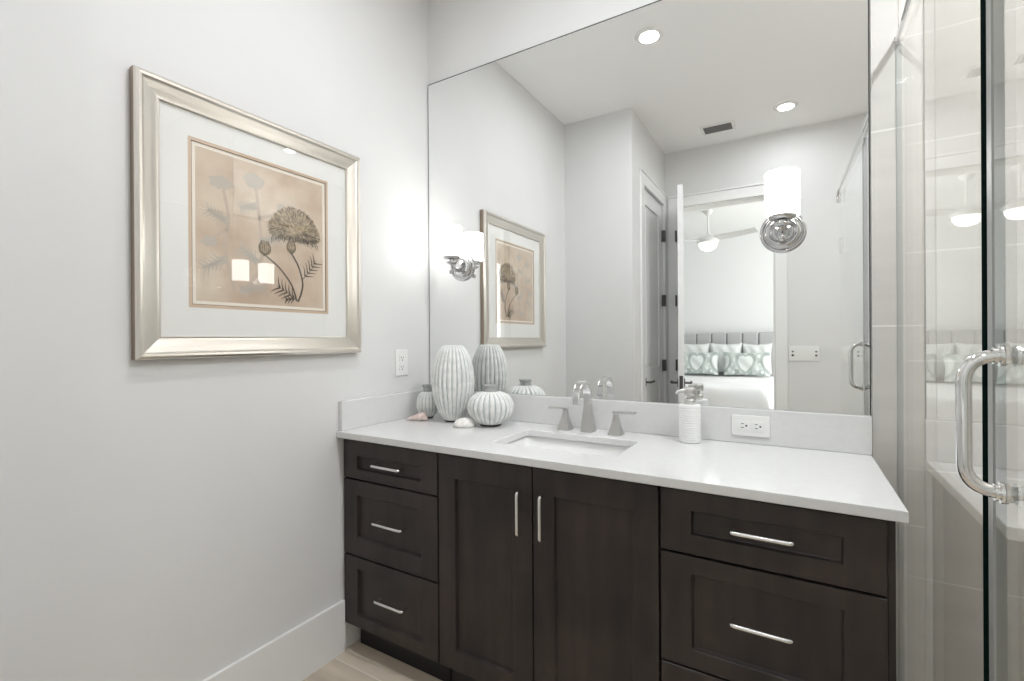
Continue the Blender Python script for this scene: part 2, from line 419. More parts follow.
def shaker(x0, x1, z0, z1, st, rl_t, rl_b, th=.02, rec=.012):
    """drawer or door front: raised frame round a recessed flat panel, one mesh"""
    mb = MB(); y0, y1 = YF, YF + th
    X = [x0, x0 + st, x1 - st, x1]; Z = [z0, z0 + rl_b, z1 - rl_t, z1]; yr = y0 + rec; bv = .003
    P = lambda x, z, y: (x, y, z)
    vs = [P(X[0], Z[0], y0), P(X[3], Z[0], y0), P(X[3], Z[3], y0), P(X[0], Z[3], y0),
          P(X[1], Z[1], y0), P(X[2], Z[1], y0), P(X[2], Z[2], y0), P(X[1], Z[2], y0),
          P(X[1] + bv, Z[1] + bv, yr), P(X[2] - bv, Z[1] + bv, yr), P(X[2] - bv, Z[2] - bv, yr), P(X[1] + bv, Z[2] - bv, yr),
          P(X[0], Z[0], y1), P(X[3], Z[0], y1), P(X[3], Z[3], y1), P(X[0], Z[3], y1)]
    fs = []
    for i in range(4):
        j = (i + 1) % 4
        fs += [(i, j, 4 + j, 4 + i), (4 + i, 4 + j, 8 + j, 8 + i), (12 + i, 12 + j, j, i)]
    fs += [(8, 9, 10, 11), (15, 14, 13, 12)]
    mb.add(vs, fs); return mb

def pull(parent, x0, x1, z, vert=False, z0=0, z1=0):
    """slim squared bar pull with two posts"""
    mb = MB(); yf, yo = YF + .002, YF - .028
    if vert:
        x = x0
        A, B, C, D = (x, yf, z0 + .006), (x, yo, z0), (x, yo, z1), (x, yf, z1 - .006)
    else:
        A, B, C, D = (x0 + .006, yf, z), (x0, yo, z), (x1, yo, z), (x1 - .006, yf, z)
    pts = [A] + bend(A, B, C, .009, 5) + bend(B, C, D, .009, 5) + [D]
    mb.tube(pts, .0055, 10)
    return lab(mb.build('handle', 'satin', parent), 'satin nickel bar pull')

def carcass(x0, x1, right=False):
    """open-fronted box behind the fronts, with toe-kick recess"""
    yb, yfr = -.01, YF + .022
    mb = MB(); t = .018
    mb.box(x0, x0 + t, yfr, yb, CB, CT); mb.box(x1 - t, x1, yfr, yb, CB, CT)
    mb.box(x0 + t, x1 - t, yfr, yb, CB, CB + t); mb.box(x0 + t, x1 - t, yb - .008, yb, CB + t, CT)
    mb.box(x0 + t, x1 - t, yfr, yfr + .06, CT - .03, CT)
    return mb

def unit(name, label, x0, x1):
    u = thing(name, label, 'cabinet', ((x0 + x1) / 2, YF + .02, 0))
    carcass(x0, x1).build('carcass', 'wood', u)
    lab(MB().box(x0 + (.02 if x0 < .1 else .003), x1 - .003, YF + .065, -.02, 0, CB).build('toe_kick', 'kick', u), 'black recessed toe kick')
    return u

def drawer(u, x0, x1, z0, z1, st, rt_, rb, hx0, hx1, hz):
    dr = shaker(x0, x1, z0, z1, st, rt_, rb).build('drawer', 'wood', u, bevel=.0015, seg=1)
    pull(dr, hx0, hx1, hz); return dr

UL = unit('vanity_cabinet', 'dark brown three-drawer vanity cabinet against the left wall', .004, .4905)
drawer(UL, .006, .488, .696, .8445, .076, .058, .038, .190, .330, .7665)
drawer(UL, .006, .488, .394, .690, .076, .058, .070, .194, .340, .551)
drawer(UL, .006, .488, CB + .002, .388, .076, .045, .046, .203, .343, .262)
UC = unit('vanity_cabinet', 'dark brown two-door vanity cabinet below the sink', .4905, 1.2465)
for x0, x1, hx in ((.4935, .8615, .824), (.8655, 1.2435, .9025)):
    c = shaker(x0, x1, CB + .002, .8445, .071, .078, .066).build('cabinet_door', 'wood', UC, bevel=.0015, seg=1)
    pull(c, hx, hx, 0, True, .636, .768)
UR = unit('vanity_cabinet', 'dark brown drawer cabinet with wide drawers beside the shower', 1.2465, 1.7275)
drawer(UR, 1.2495, 1.7245, .683, .8445, .077, .050, .050, 1.421, 1.552, .768)
drawer(UR, 1.2495, 1.7245, .392, .677, .077, .045, .046, 1.420, 1.549, .545)
drawer(UR, 1.2495, 1.7245, CB + .002, .386, .077, .045, .046, 1.420, 1.549, .26)
MB().box(1.7275, 1.7415, YF + .02, -.01, 0, CT).build('end_panel', 'wood', UR, bevel=.001, seg=1)

# ------------------------------------------------------------------ countertop with sink cut-out
ZC = .88; CW = 1.756; YC = -.56
SX0, SX1, SY0, SY1 = .645, 1.087, -.420, -.160
top = thing('countertop', 'white quartz vanity countertop with low backsplash', 'countertop', (.88, -.28, CT))
mb = MB(); rr = .016
def rring(z, x0, x1, y0, y1, r, n=5):
    out = []
    for cx_, cy_, a0 in ((x1 - r, y1 - r, 0), (x0 + r, y1 - r, 90), (x0 + r, y0 + r, 180), (x1 - r, y0 + r, 270)):
        for i in range(n + 1):
            a = R(a0 + 90 * i / n); out.append((cx_ + r * cos(a), cy_ + r * sin(a), z))
    return out
def outer_ring(inner, z, x0, x1, y0, y1):
    """project inner ring points outward onto the slab rectangle, keeping corners"""
    cx_, cy_ = (SX0 + SX1) / 2, (SY0 + SY1) / 2; n = len(inner) // 4; out = []
    corners = [(x1, y1), (x0, y1), (x0, y0), (x1, y0)]
    for k in range(4):
        for i in range(n):
            px, py, _ = inner[k * n + i]; c_ = corners[k]
            f_ = i / (n - 1)
            # first half of the arc slides along one edge, second half along the other, meeting at the corner
            if k % 2 == 0:
                ex, ey = (c_[0], py) if f_ < .5 else (px, c_[1])
            else:
                ex, ey = (px, c_[1]) if f_ < .5 else (c_[0], py)
            if abs(f_ - .5) < .11: ex, ey = c_
            out.append((ex, ey, z))
    return out
ir = rring(ZC, SX0, SX1, SY0, SY1, rr, 4); orr = outer_ring(ir, ZC, .001, CW, YC, -.001)
k_ = len(ir)
vs = ir + orr + [(x, y, CT) for x, y, z in ir] + [(x, y, CT) for x, y, z in orr]
fs = []
for i in range(k_):
    j = (i + 1) % k_
    fs += [(i, k_ + i, k_ + j, j), (2 * k_ + i, 2 * k_ + j, 3 * k_ + j, 3 * k_ + i), (i, j, 2 * k_ + j, 2 * k_ + i), (k_ + i, 3 * k_ + i, 3 * k_ + j, k_ + j)]
mb.add(vs, fs); mb.build('slab', 'quartz', top, bevel=.003)
ZS = .998
MB().box(.021, CW, -.02, -.001, ZC, ZS).build('backsplash', 'quartz', top, bevel=.0025)
MB().box(.001, .021, YC + .012, -.001, ZC, ZS).build('side_splash', 'quartz', top, bevel=.0025)

sink = thing('sink', 'white rectangular undermount sink in the countertop', 'sink', ((SX0 + SX1) / 2, (SY0 + SY1) / 2, .70))
ox = .012
rings = [rring(CT - .0005, SX0 - ox, SX1 + ox, SY0 - ox, SY1 + ox, .035, 5), rring(CT - .02, SX0 - ox + .002, SX1 + ox - .002, SY0 - ox + .002, SY1 + ox - .002, .036, 5),
         rring(.775, SX0 + .006, SX1 - .006, SY0 + .006, SY1 - .006, .045, 5), rring(.752, SX0 + .025, SX1 - .025, SY0 + .025, SY1 - .025, .05, 5),
         rring(.745, SX0 + .07, SX1 - .07, SY0 + .06, SY1 - .06, .05, 5)]
outer = [rring(CT - .0005, SX0 - .03, SX1 + .03, SY0 - .03, SY1 + .03, .04, 5), rring(CT - .02, SX0 - .028, SX1 + .028, SY0 - .028, SY1 + .028, .04, 5),
         rring(.74, SX0 - .005, SX1 + .005, SY0 - .005, SY1 + .005, .05, 5), rring(.73, SX0 + .05, SX1 - .05, SY0 + .05, SY1 - .05, .05, 5)]
mb = MB(); nn = len(rings[0]); allr = list(reversed(outer)) + rings
vs = [v for q in allr for v in q]; fs = []
for a in range(len(allr) - 1):
    for j in range(nn): fs.append((a * nn + j, a * nn + (j + 1) % nn, (a + 1) * nn + (j + 1) % nn, (a + 1) * nn + j))
fs.append(tuple((len(allr) - 1) * nn + j for j in range(nn))); fs.append(tuple(reversed(range(nn))))
mb.add(vs, fs, 0, True); mb.build('basin', 'ceramic', sink)
lab(MB().lathe([(.0, .003), (.018, .004), (.022, .001)], ((SX0 + SX1) / 2, -.27, .7455), 24).build('drain', 'chrome', sink), 'round chrome drain')

# ------------------------------------------------------------------ faucet
FX, FY = .866, -.078
fa = thing('faucet', 'brushed nickel widespread faucet with flared square bodies behind the sink', 'faucet', (FX, FY, ZC))
def pyramid(x, y, z0, b0, z1, b1, waist=.0, steps=6):
    mb = MB(); rings = []
    for i in range(steps + 1):
        t = i / steps; s = b0 + (b1 - b0) * t - waist * sin(pi * t)
        z = z0 + (z1 - z0) * t
        rings.append([(x - s, y - s, z), (x + s, y - s, z), (x + s, y + s, z), (x - s, y + s, z)])
    vs = [v for q in rings for v in q]; fs = [(3, 2, 1, 0), tuple(steps * 4 + i for i in range(4))]
    for i in range(steps):
        for j in range(4): fs.append((i * 4 + j, i * 4 + (j + 1) % 4, (i + 1) * 4 + (j + 1) % 4, (i + 1) * 4 + j))
    mb.add(vs, fs); return mb
pyramid(FX, FY, ZC + .0005, .0245, .988, .0135, .001).build('spout_body', 'nickel', fa, bevel=.0015)
# broad flat spout, arching up and forward, mouth down over the basin
mb = MB(); path = []
for i in range(25):
    a = pi * i / 24 * 1.02; rad = .057
    path.append((FY - rad + rad * cos(a), 1.012 + rad * 1.02 * sin(a)))
path = [(FY, .984), (FY, .998)] + path + [(path[-1][0] - .001, path[-1][1] - .014)]
vs = []; fs = []
for i, (y, z) in enumerate(path):
    a, b = path[max(i - 1, 0)], path[min(i + 1, len(path) - 1)]
    ty, tz = b[0] - a[0], b[1] - a[1]; l = math.hypot(ty, tz); ny, nz = -tz / l, ty / l
    t = i / (len(path) - 1); hw = .0145 - .001 * t; hh = .0115 - .005 * t
    for sx, sn in ((-1, -1), (1, -1), (1, 1), (-1, 1)): vs.append((FX + sx * hw, y + sn * hh * ny, z + sn * hh * nz))
for i in range(len(path) - 1):
    for j in range(4): fs.append((i * 4 + j, i * 4 + (j + 1) % 4, (i + 1) * 4 + (j + 1) % 4, (i + 1) * 4 + j))
fs += [(3, 2, 1, 0), tuple((len(path) - 1) * 4 + j for j in range(4))]
mb.add(vs, fs, 0, False); mb.build('spout', 'chrome', fa, bevel=.003, seg=3)
for hx_, sg in ((.773, -1), (.980, 1)):
    hb = pyramid(hx_, FY - .008, ZC + .0005, .0255, .952, .0085, .0015).build('handle_body', 'nickel', fa, bevel=.0015)
    mb = MB().box(hx_ - .009, hx_ + .009, FY - .017, FY + .001, .952, .959)
    mb.obox((hx_ + sg * .031, FY - .008, .9635), (.044, 0, .001), (0, .009, 0), (0, 0, .004))
    mb.build('lever', 'nickel', hb, bevel=.0015)

# ------------------------------------------------------------------ vases, shells, soap
def vase(name, label, c, prof, nrib, depth, foot_h, neck=None, sub=8):
    v = thing(name, label, 'vase', (c[0], c[1], ZC)); cc = (c[0], c[1], ZC)
    n = nrib * sub
    hmax = prof[-1][1]
    def rib(a, k):
        t = (a * nrib / (2 * pi)) % 1.0
        fade = min(1.0, 4 * (prof[k][1] - prof[0][1]) / (hmax - prof[0][1]) + .3)
        return 1 + depth * fade * (abs(sin(pi * t)) ** .6 - .75)
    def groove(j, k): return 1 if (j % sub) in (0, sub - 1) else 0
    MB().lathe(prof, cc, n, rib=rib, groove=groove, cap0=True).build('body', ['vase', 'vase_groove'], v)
    r0 = prof[0][0]
    lab(MB().lathe([(r0 * .9, 0.0004), (r0 * .95, foot_h * .5), (r0 * .93, foot_h + .004)], cc, 32, cap0=True).build('foot', 'vase_foot', v), 'dark unglazed foot')
    if neck:
        lab(MB().lathe(neck, cc, 32).build('neck', 'vase_neck', v), 'grey glazed neck')
    return v
def interp(pts, n):
    """smooth Catmull-Rom through profile points"""
    out = []; q = [pts[0]] + pts + [pts[-1]]
    for i in range(1, len(q) - 2):
        for k in range(n):
            t = k / n; o_ = []
            for a in (0, 1):
                p0, p1, p2, p3 = q[i - 1][a], q[i][a], q[i + 1][a], q[i + 2][a]
                o_.append(.5 * (2 * p1 + (p2 - p0) * t + (2 * p0 - 5 * p1 + 4 * p2 - p3) * t * t + (3 * p1 - p0 - 3 * p2 + p3) * t ** 3))
            out.append(tuple(o_))
    out.append(pts[-1]); return out
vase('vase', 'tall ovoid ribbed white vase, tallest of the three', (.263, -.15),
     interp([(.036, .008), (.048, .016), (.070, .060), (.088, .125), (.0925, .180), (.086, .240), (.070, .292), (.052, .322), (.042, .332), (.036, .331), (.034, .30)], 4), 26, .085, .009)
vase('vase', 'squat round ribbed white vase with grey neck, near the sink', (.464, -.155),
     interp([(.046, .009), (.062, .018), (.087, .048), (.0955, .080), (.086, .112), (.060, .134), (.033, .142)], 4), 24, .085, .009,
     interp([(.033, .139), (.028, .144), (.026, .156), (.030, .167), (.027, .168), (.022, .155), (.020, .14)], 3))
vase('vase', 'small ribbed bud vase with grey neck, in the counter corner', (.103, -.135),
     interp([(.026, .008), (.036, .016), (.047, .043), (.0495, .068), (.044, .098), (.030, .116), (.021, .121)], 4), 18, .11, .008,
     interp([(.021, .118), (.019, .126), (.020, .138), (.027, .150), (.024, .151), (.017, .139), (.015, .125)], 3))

def shell(name, label, c, ang, length, wid, hgt, m_):
    """sea snail shell lying on its side: spiral whorls tapering to a point"""
    mb = MB(); n = 24; k = 22; vs = []; fs = []
    ca, sa = cos(ang), sin(ang)
    for i in range(k + 1):
        t = i / k
        env = (t ** .8) * (1 - max(0, (t - .72) / .28) ** 2 * .8) if t < 1 else .18
        wob = 1 + .07 * sin(t * 22)
        for j in range(n):
            a = 2 * pi * j / n
            rr_ = env * wob * (1 + .05 * sin(5 * a + t * 9))
            lx = (t - .5) * length; ly = rr_ * wid * cos(a); lz = hgt * .5 + (rr_ * hgt * .5) * sin(a) - hgt * .5 * (1 - env) * .8
            lz = max(lz, .0006)
            vs.append((c[0] + lx * ca - ly * sa, c[1] + lx * sa + ly * ca, ZC + lz))
    for i in range(k):
        for j in range(n): fs.append((i * n + j, i * n + (j + 1) % n, (i + 1) * n + (j + 1) % n, (i + 1) * n + j))
    fs += [tuple(reversed(range(n))), tuple(k * n + j for j in range(n))]
    mb.add(vs, fs, 0, True)
    return tag(mb.build(name, m_, origin=(c[0], c[1], ZC)), label, 'seashell')
shell('seashell', 'pinkish conch shell lying in front of the bud vase', (.112, -.222), R(25), .105, .030, .047, 'shell_pink')
# scallop-like white shell
mb = MB(); vs = []; fs = []; n = 36; k = 10; c = (.384, -.238)
for i in range(k + 1):
    t = i / k
    for j in range(n):
        a = 2 * pi * j / n; rr_ = 1 + .05 * abs(sin(7 * a)) * t
        prof_ = (1 - t * t) ** .55 if t < 1 else 0
        x = .046 * t * rr_ * cos(a) * (1.1 if cos(a) > 0 else .95); y = .032 * t * rr_ * sin(a)
        vs.append((c[0] + x * .9 - y * .3, c[1] + x * .35 + y, ZC + .0006 + .036 * prof_ * (1 + .08 * cos(9 * a) * t)))
for i in range(k):
    for j in range(n): fs.append((i * n + j, i * n + (j + 1) % n, (i + 1) * n + (j + 1) % n, (i + 1) * n + j))
fs.append(tuple(k * n + j for j in range(n)))
mb.add(vs, fs, 0, True)
tag(mb.build('seashell', 'shell_white', origin=(c[0], c[1], ZC)), 'white domed shell lying in front of the tall vase', 'seashell')

so = thing('soap_dispenser', 'white ribbed soap dispenser with metal pump by the outlet', 'soap dispenser', (1.243, -.085, ZC))
prof = [(.034, .0005)]
for i in range(61): prof.append((.0355 + .0010 * sin(i * 2 * pi / 4), .003 + .124 * i / 60))
prof += [(.034, .130), (.016, .131)]
MB().lathe(prof, (1.243, -.085, ZC), 40, cap0=True, cap1=True).build('bottle', 'soap', so)
mb = MB().lathe([(.016, .131), (.019, .133), (.019, .147), (.014, .150), (.009, .151), (.009, .160), (.018, .161), (.020, .166), (.020, .183), (.016, .189), (.0, .190)], (1.243, -.085, ZC), 24)
mb.tube([(1.243, -.085, ZC + .176), (1.224, -.100, ZC + .178), (1.208, -.113, ZC + .174), (1.206, -.115, ZC + .166)], [.008, .0075, .006, .005], 10)
lab(mb.build('pump', 'nickel', so), 'brushed metal pump head')

# ------------------------------------------------------------------ outlets and switches
def outlet(name, label, axis, a0, a1, z0, z1, pos, horiz):
    """duplex outlet; axis 'x' lies on the left wall (normal +x), 'y' on the backsplash (normal -y)"""
    loc = (pos, (a0 + a1) / 2, z0) if axis == 'x' else ((a0 + a1) / 2, pos, z0)
    o = thing(name, label, 'power outlet', loc)
    def B(mb, u0, u1, v0, v1, d0, d1, mi=0):
        if axis == 'x': mb.box(pos + d0, pos + d1, u0, u1, v0, v1, mi)
        else: mb.box(u0, u1, pos - d1, pos - d0, v0, v1, mi)
        return mb
    B(MB(), a0, a1, z0, z1, .0003, .006).build('cover_plate', 'plastic', o, bevel=.002)
    uc, vc = (a0 + a1) / 2, (z0 + z1) / 2
    for sgn in (-1, 1):
        du, dv = (sgn * .021, 0) if horiz else (0, sgn * .021)
        mb = MB(); B(mb, uc + du - .0165, uc + du + .0165, vc + dv - .0155, vc + dv + .0155, .006, .0085, 0)
        for e1, ww, hh in ((-.0065, .0022, .009), (.0065, .0022, .0075)):
            if horiz: B(mb, uc + du - hh / 2 - .003, uc + du + hh / 2 - .003, vc + dv + e1 - ww / 2, vc + dv + e1 + ww / 2, .0085, .0088, 1)
            else: B(mb, uc + du + e1 - ww / 2, uc + du + e1 + ww / 2, vc + dv + .003 - hh / 2, vc + dv + .003 + hh / 2, .0085, .0088, 1)
        if horiz: B(mb, uc + du + .006, uc + du + .0115, vc + dv - .0027, vc + dv + .0027, .0085, .0088, 1)
        else: B(mb, uc + du - .0027, uc + du + .0027, vc + dv - .0115, vc + dv - .006, .0085, .0088, 1)
        mb.build('receptacle', ['plastic', 'dark'], o)
    return o
outlet('wall_outlet', 'white upright duplex outlet on the left wall', 'x', -.238, -.160, 1.075, 1.194, 0, False)
outlet('wall_outlet', 'white sideways duplex outlet set in the backsplash', 'y', 1.369, 1.484, .9065, .976, -.02, True)
sw = thing('switch_plate', 'white wide multi-switch plate beside the bedroom doorway', 'light switch', (1.617, YB, 1.054))
MB().box(1.511, 1.723, YB + .0003, YB + .006, 1.054, 1.172).build('cover_plate', 'plastic', sw, bevel=.002)
for i in range(4):
    x = 1.511 + .053 * (i + .5); mb = MB().box(x - .0165, x + .0165, YB + .006, YB + .010, 1.079, 1.147)
    if i in (0, 3):
        mb.tube([(x, YB + .010, 1.128), (x, YB + .011, 1.128)], .008, 14, 1)
        mb.tube([(x, YB + .010, 1.098), (x, YB + .012, 1.098)], .009, 14, 2 if i == 0 else 1)
    mb.build('rocker_switch', ['plastic', 'grey_slot', 'dark'], sw)

# ------------------------------------------------------------------ wall mirror
MX0, MX1, MZ0, MZ1 = .003, 1.755, ZS + .001, 2.50
mi_ = thing('wall_mirror', 'large frameless mirror covering the wall above the vanity', 'mirror', ((MX0 + MX1) / 2, 0, MZ0))
mb = MB(); q = .006
o_ = [(MX0, MZ0), (MX1, MZ0), (MX1, MZ1), (MX0, MZ1)]; i_ = [(MX0 + .004, MZ0), (MX1 - .003, MZ0), (MX1 - .003, MZ1 - q), (MX0 + .004, MZ1 - q)]
mb.add([(x, -.0055, z) for x, z in i_], [(0, 1, 2, 3)], 0)
lab(mb.build('mirror_glass', ['mirror'], mi_), 'silvered glass')
mb = MB(); mb.add([(x, -.0055, z) for x, z in i_] + [(x, -.003, z) for x, z in o_] + [(x, -.0005, z) for x, z in o_],
                  [(4 * k + j, 4 * k + 4 + j, 4 * k + 4 + (j + 1) % 4, 4 * k + (j + 1) % 4) for k in (0, 1) for j in range(4)] + [(8, 11, 10, 9)], 0)
lab(mb.build('polished_edge', ['mirror_edge'], mi_), 'dark polished edge')

# ------------------------------------------------------------------ sconces
def sconce(x, z, label):
    s = thing('wall_sconce', label, 'wall light', (x, 0, z), 'chrome sconces on the mirror')
    yb = -.006
    mb = MB().lathe([(.0675, 0), (.0675, -.007), (.064, -.011), (.058, -.011), (.056, -.008), (.052, -.009), (.050, -.015), (.045, -.018), (.036, -.018), (.033, -.014), (.024, -.018), (.0, -.020)],
                    (x, yb, z), 48, 'y')
    mb.build('backplate', 'sconce_chrome', s)
    ya = -.091; zb = z - .018
    mb = MB()
    A, B_, C_ = (x, yb - .015, zb), (x, ya, zb), (x, ya, z + .045)
    mb.tube([A] + bend(A, B_, C_, .03, 8) + [C_], .009, 14)
    mb.lathe([(.0, -.014), (.009, -.012), (.011, -.004), (.009, .004)], (x, ya - .002, zb - .012), 20)
    mb.lathe([(.013, .0), (.024, .004), (.026, .010), (.014, .014)], (x, ya, z + .002), 28)
    mb.build('arm', 'sconce_chrome', s)
    MB().lathe([(.010, .022), (.034, .025), (.0385, .031), (.0385, .040), (.030, .041), (.008, .041)], (x, ya, z), 32).build('shade_holder', 'sconce_chrome', s)
    MB().lathe([(.006, .0415), (.043, .0415), (.0475, .044), (.0485, .050), (.0485, .170), (.0465, .172), (.0445, .170), (.0445, .055), (.0, .052)], (x, ya, z), 40).build('lamp_shade', 'shade', s)
    return s
sconce(.213, 1.582, 'left chrome sconce with lit white shade, above the tall vase')
sconce(1.524, 1.585, 'right chrome sconce with lit white shade, nearer the shower')

# ------------------------------------------------------------------ framed botanical print on the left wall
FY0, FY1, FZ0, FZ1 = -1.230, -.454, 1.188, 1.987
pf = thing('framed_print', 'silver framed botanical print hanging on the left wall', 'picture', (0, (FY0 + FY1) / 2, FZ0))
# moulding profile: (inset from outer edge, height off the wall)
prof = [(0, .002), (0, .024), (.003, .031), (.009, .035), (.016, .034), (.020, .029), (.023, .0275), (.040, .0235), (.054, .0195), (.060, .0185), (.0625, .020), (.0645, .017), (.0645, .008)]
mb = MB(); vs = []
for ins, hh in prof:
    vs += [(hh, FY0 + ins, FZ0 + ins), (hh, FY1 - ins, FZ0 + ins), (hh, FY1 - ins, FZ1 - ins), (hh, FY0 + ins, FZ1 - ins)]
for k in range(len(prof) - 1):
    for j in range(4):
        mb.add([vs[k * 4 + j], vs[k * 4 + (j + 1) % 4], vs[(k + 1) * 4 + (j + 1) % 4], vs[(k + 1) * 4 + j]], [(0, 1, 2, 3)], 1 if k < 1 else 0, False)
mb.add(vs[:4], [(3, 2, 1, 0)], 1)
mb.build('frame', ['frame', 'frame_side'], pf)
def ring_y(mb, x, o, i, mi=0, th=.0015):
    (oy0, oy1, oz0, oz1), (iy0, iy1, iz0, iz1) = o, i
    for b in ((oy0, oy1, oz0, iz0), (oy0, oy1, iz1, oz1), (oy0, iy0, iz0, iz1), (iy1, oy1, iz0, iz1)): mb.box(x - th, x, *b, mi)
AY0, AY1, AZ0, AZ1 = -1.076, -.617, 1.355, 1.835
mb = MB(); ring_y(mb, .0115, (FY0 + .055, FY1 - .055, FZ0 + .055, FZ1 - .055), (-1.091, -.601, 1.340, 1.851))
mb.build('mat_board', 'mat_board', pf)
mb = MB(); ring_y(mb, .0112, (-1.0915, -.6005, 1.3395, 1.8515), (-1.0815, -.6105, 1.3495, 1.8415)); ring_y(mb, .0108, (-1.0825, -.6095, 1.3485, 1.8425), (-1.080, -.612, 1.351, 1.840), 1)
mb.build('fillet', ['fillet', 'fillet_dark'], pf)
# the print: cream sheet with margin, aged paper field and a drawn flower; ink is flat on the paper
mb = MB(); XA = .0085
mb.box(XA - .002, XA, -1.0905, -.6015, 1.3405, 1.8505, 0)
mb.add([(XA + .0003, AY0 + .006, AZ0 + .006), (XA + .0003, AY1 - .006, AZ0 + .006), (XA + .0003, AY1 - .006, AZ1 - .006), (XA + .0003, AY0 + .006, AZ1 - .006)], [(0, 1, 2, 3)], 1)
def UV(u, v, lift): return (XA + lift, AY0 + u * (AY1 - AY0), AZ0 + v * (AZ1 - AZ0))
def stroke(pts, w0, w1, mi, lift=.0012):
    """flat brush stroke through (u,v) points, width in metres"""
    q = interp(pts, 6) if len(pts) > 2 else pts
    P = [Vector(UV(u, v, lift)) for u, v in q]; vs = []
    for i, p in enumerate(P):
        t = (P[min(i + 1, len(P) - 1)] - P[max(i - 1, 0)]).normalized(); nn_ = Vector((0, -t.z, t.y))
        ww = (w0 + (w1 - w0) * i / (len(P) - 1)) / 2
        vs += [p + nn_ * ww, p - nn_ * ww]
    mb.add(vs, [(2 * i, 2 * i + 1, 2 * i + 3, 2 * i + 2) for i in range(len(P) - 1)], mi)
def blob(c, ru, rv, mi, lift, jag=.1, n=28, a0=0, a1=2 * pi):
    pts = [UV(c[0], c[1], lift)]
    for i in range(n + 1):
        a = a0 + (a1 - a0) * i / n; k = 1 + jag * random.uniform(-1, 1)
        pts.append(UV(c[0] + ru * k * cos(a), c[1] + rv * k * sin(a), lift))
    mb.add(pts, [(0, i, i + 1) for i in range(1, n + 1)], mi)
def leaf(a, b, w, mi, lift, n=4):
    du, dv = b[0] - a[0], b[1] - a[1]
    stroke([a, ((a[0] + b[0]) / 2 + dv * .08, (a[1] + b[1]) / 2), b], .003, .001, mi, lift)
    for i in range(1, n + 1):
        t = i / (n + 1)
        for sg in (-1, 1):
            p = (a[0] + du * t, a[1] + dv * t); e_ = (p[0] + du * .25 - sg * dv * w, p[1] + dv * .25 + sg * du * w)
            stroke([p, ((p[0] + e_[0]) / 2 + du * .04, (p[1] + e_[1]) / 2), e_], .006, .001, mi, lift)
G, GS, INK, TAN = 4, 5, 2, 3
for c, ru, rv in (((.18, .80), .085, .045), ((.41, .87), .075, .055), ((.10, .40), .05, .035), ((.62, .70), .04, .06)):
    blob(c, ru, rv, G, .0007, .18)
for pts in ([(.19, .76), (.225, .56), (.20, .36), (.27, .08)], [(.42, .83), (.447, .6), (.46, .33), (.34, .06)], [(.21, .50), (.12, .42), (.07, .37)], [(.44, .62), (.55, .66), (.62, .70)]):
    stroke(pts, .010, .012, GS, .0006)
for a, b in (((.22, .55), (.08, .60)), ((.45, .45), (.62, .52)), ((.21, .3), (.05, .22)), ((.30, .10), (.50, .14)), ((.44, .3), (.30, .40)), ((.43, .7), (.30, .66))):
    leaf(a, b, .34, G, .0008, 5); stroke([a, b], .028, .006, G, .0007)
# the bloom: domed thistle-like head, dense short petals
def dome(a, k): return (.735 + .222 * k * cos(a), .585 + (.175 if sin(a) > 0 else .085) * k * sin(a))
pts = [UV(.735, .585, .0010)]
for i in range(61):
    u_, v_ = dome(2 * pi * i / 60, 1 + random.uniform(-.03, .03)); pts.append(UV(u_, v_ - (.03 * (abs(u_ - .735) / .22) ** 2), .0010))
mb.add(pts, [(0, i, i + 1) for i in range(1, 61)], TAN)
for i in range(430):
    a = random.uniform(0, 2 * pi); k = math.sqrt(random.uniform(.12, 1.0)); u0, v0 = dome(a, k)
    v0 -= .03 * (abs(u0 - .735) / .22) ** 2
    du, dv_ = .020 * cos(a) + random.uniform(-.008, .008), .016 * sin(a) + random.uniform(-.008, .008)
    stroke([(u0 - du, v0 - dv_), (u0, v0 + .003), (u0 + du * .6, v0 + dv_ * .6)], .0011 + .0012 * (k > .85), .0007, INK, .0014)
for i in range(40):
    t = i / 39; u = .535 + .40 * t; v = .505 - .025 * (2 * t - 1) ** 2 + random.uniform(-.01, .01)
    stroke([(u, v + .03), (u + random.uniform(-.008, .008), v + .008), (u + random.uniform(-.012, .012), v - .012)], .0024, .0010, INK, .0015)
for c, ru, rv in (((.70, .45), .042, .048), ((.484, .41), .050, .052)):
    blob(c, ru, rv, TAN, .0013, .06)
    for i in range(9):
        a = pi * i / 8
        stroke([(c[0], c[1] - rv), (c[0] + ru * .9 * cos(a), c[1]), (c[0] + ru * .5 * cos(a), c[1] + rv * 1.1)], .0018, .0014, INK, .0016)
stroke([(.70, .41), (.76, .32), (.797, .20), (.785, .12), (.755, .05)], .0055, .0075, INK)
stroke([(.495, .36), (.60, .288), (.70, .173), (.745, .055)], .0040, .0070, INK)
leaf((.797, .225), (.925, .385), .30, INK, .0013, 5); leaf((.745, .065), (.575, .16), .34, INK, .0013, 5); leaf((.745, .07), (.64, .06), .3, INK, .0013, 3)
mb.build('print', ['cream', 'paper', 'ink', 'flower_tan', 'ghost', 'ghost_stem'], pf)
MB().box(.0135, .0150, FY0 + .06, FY1 - .06, FZ0 + .06, FZ1 - .06).build('glazing', 'pane', pf)

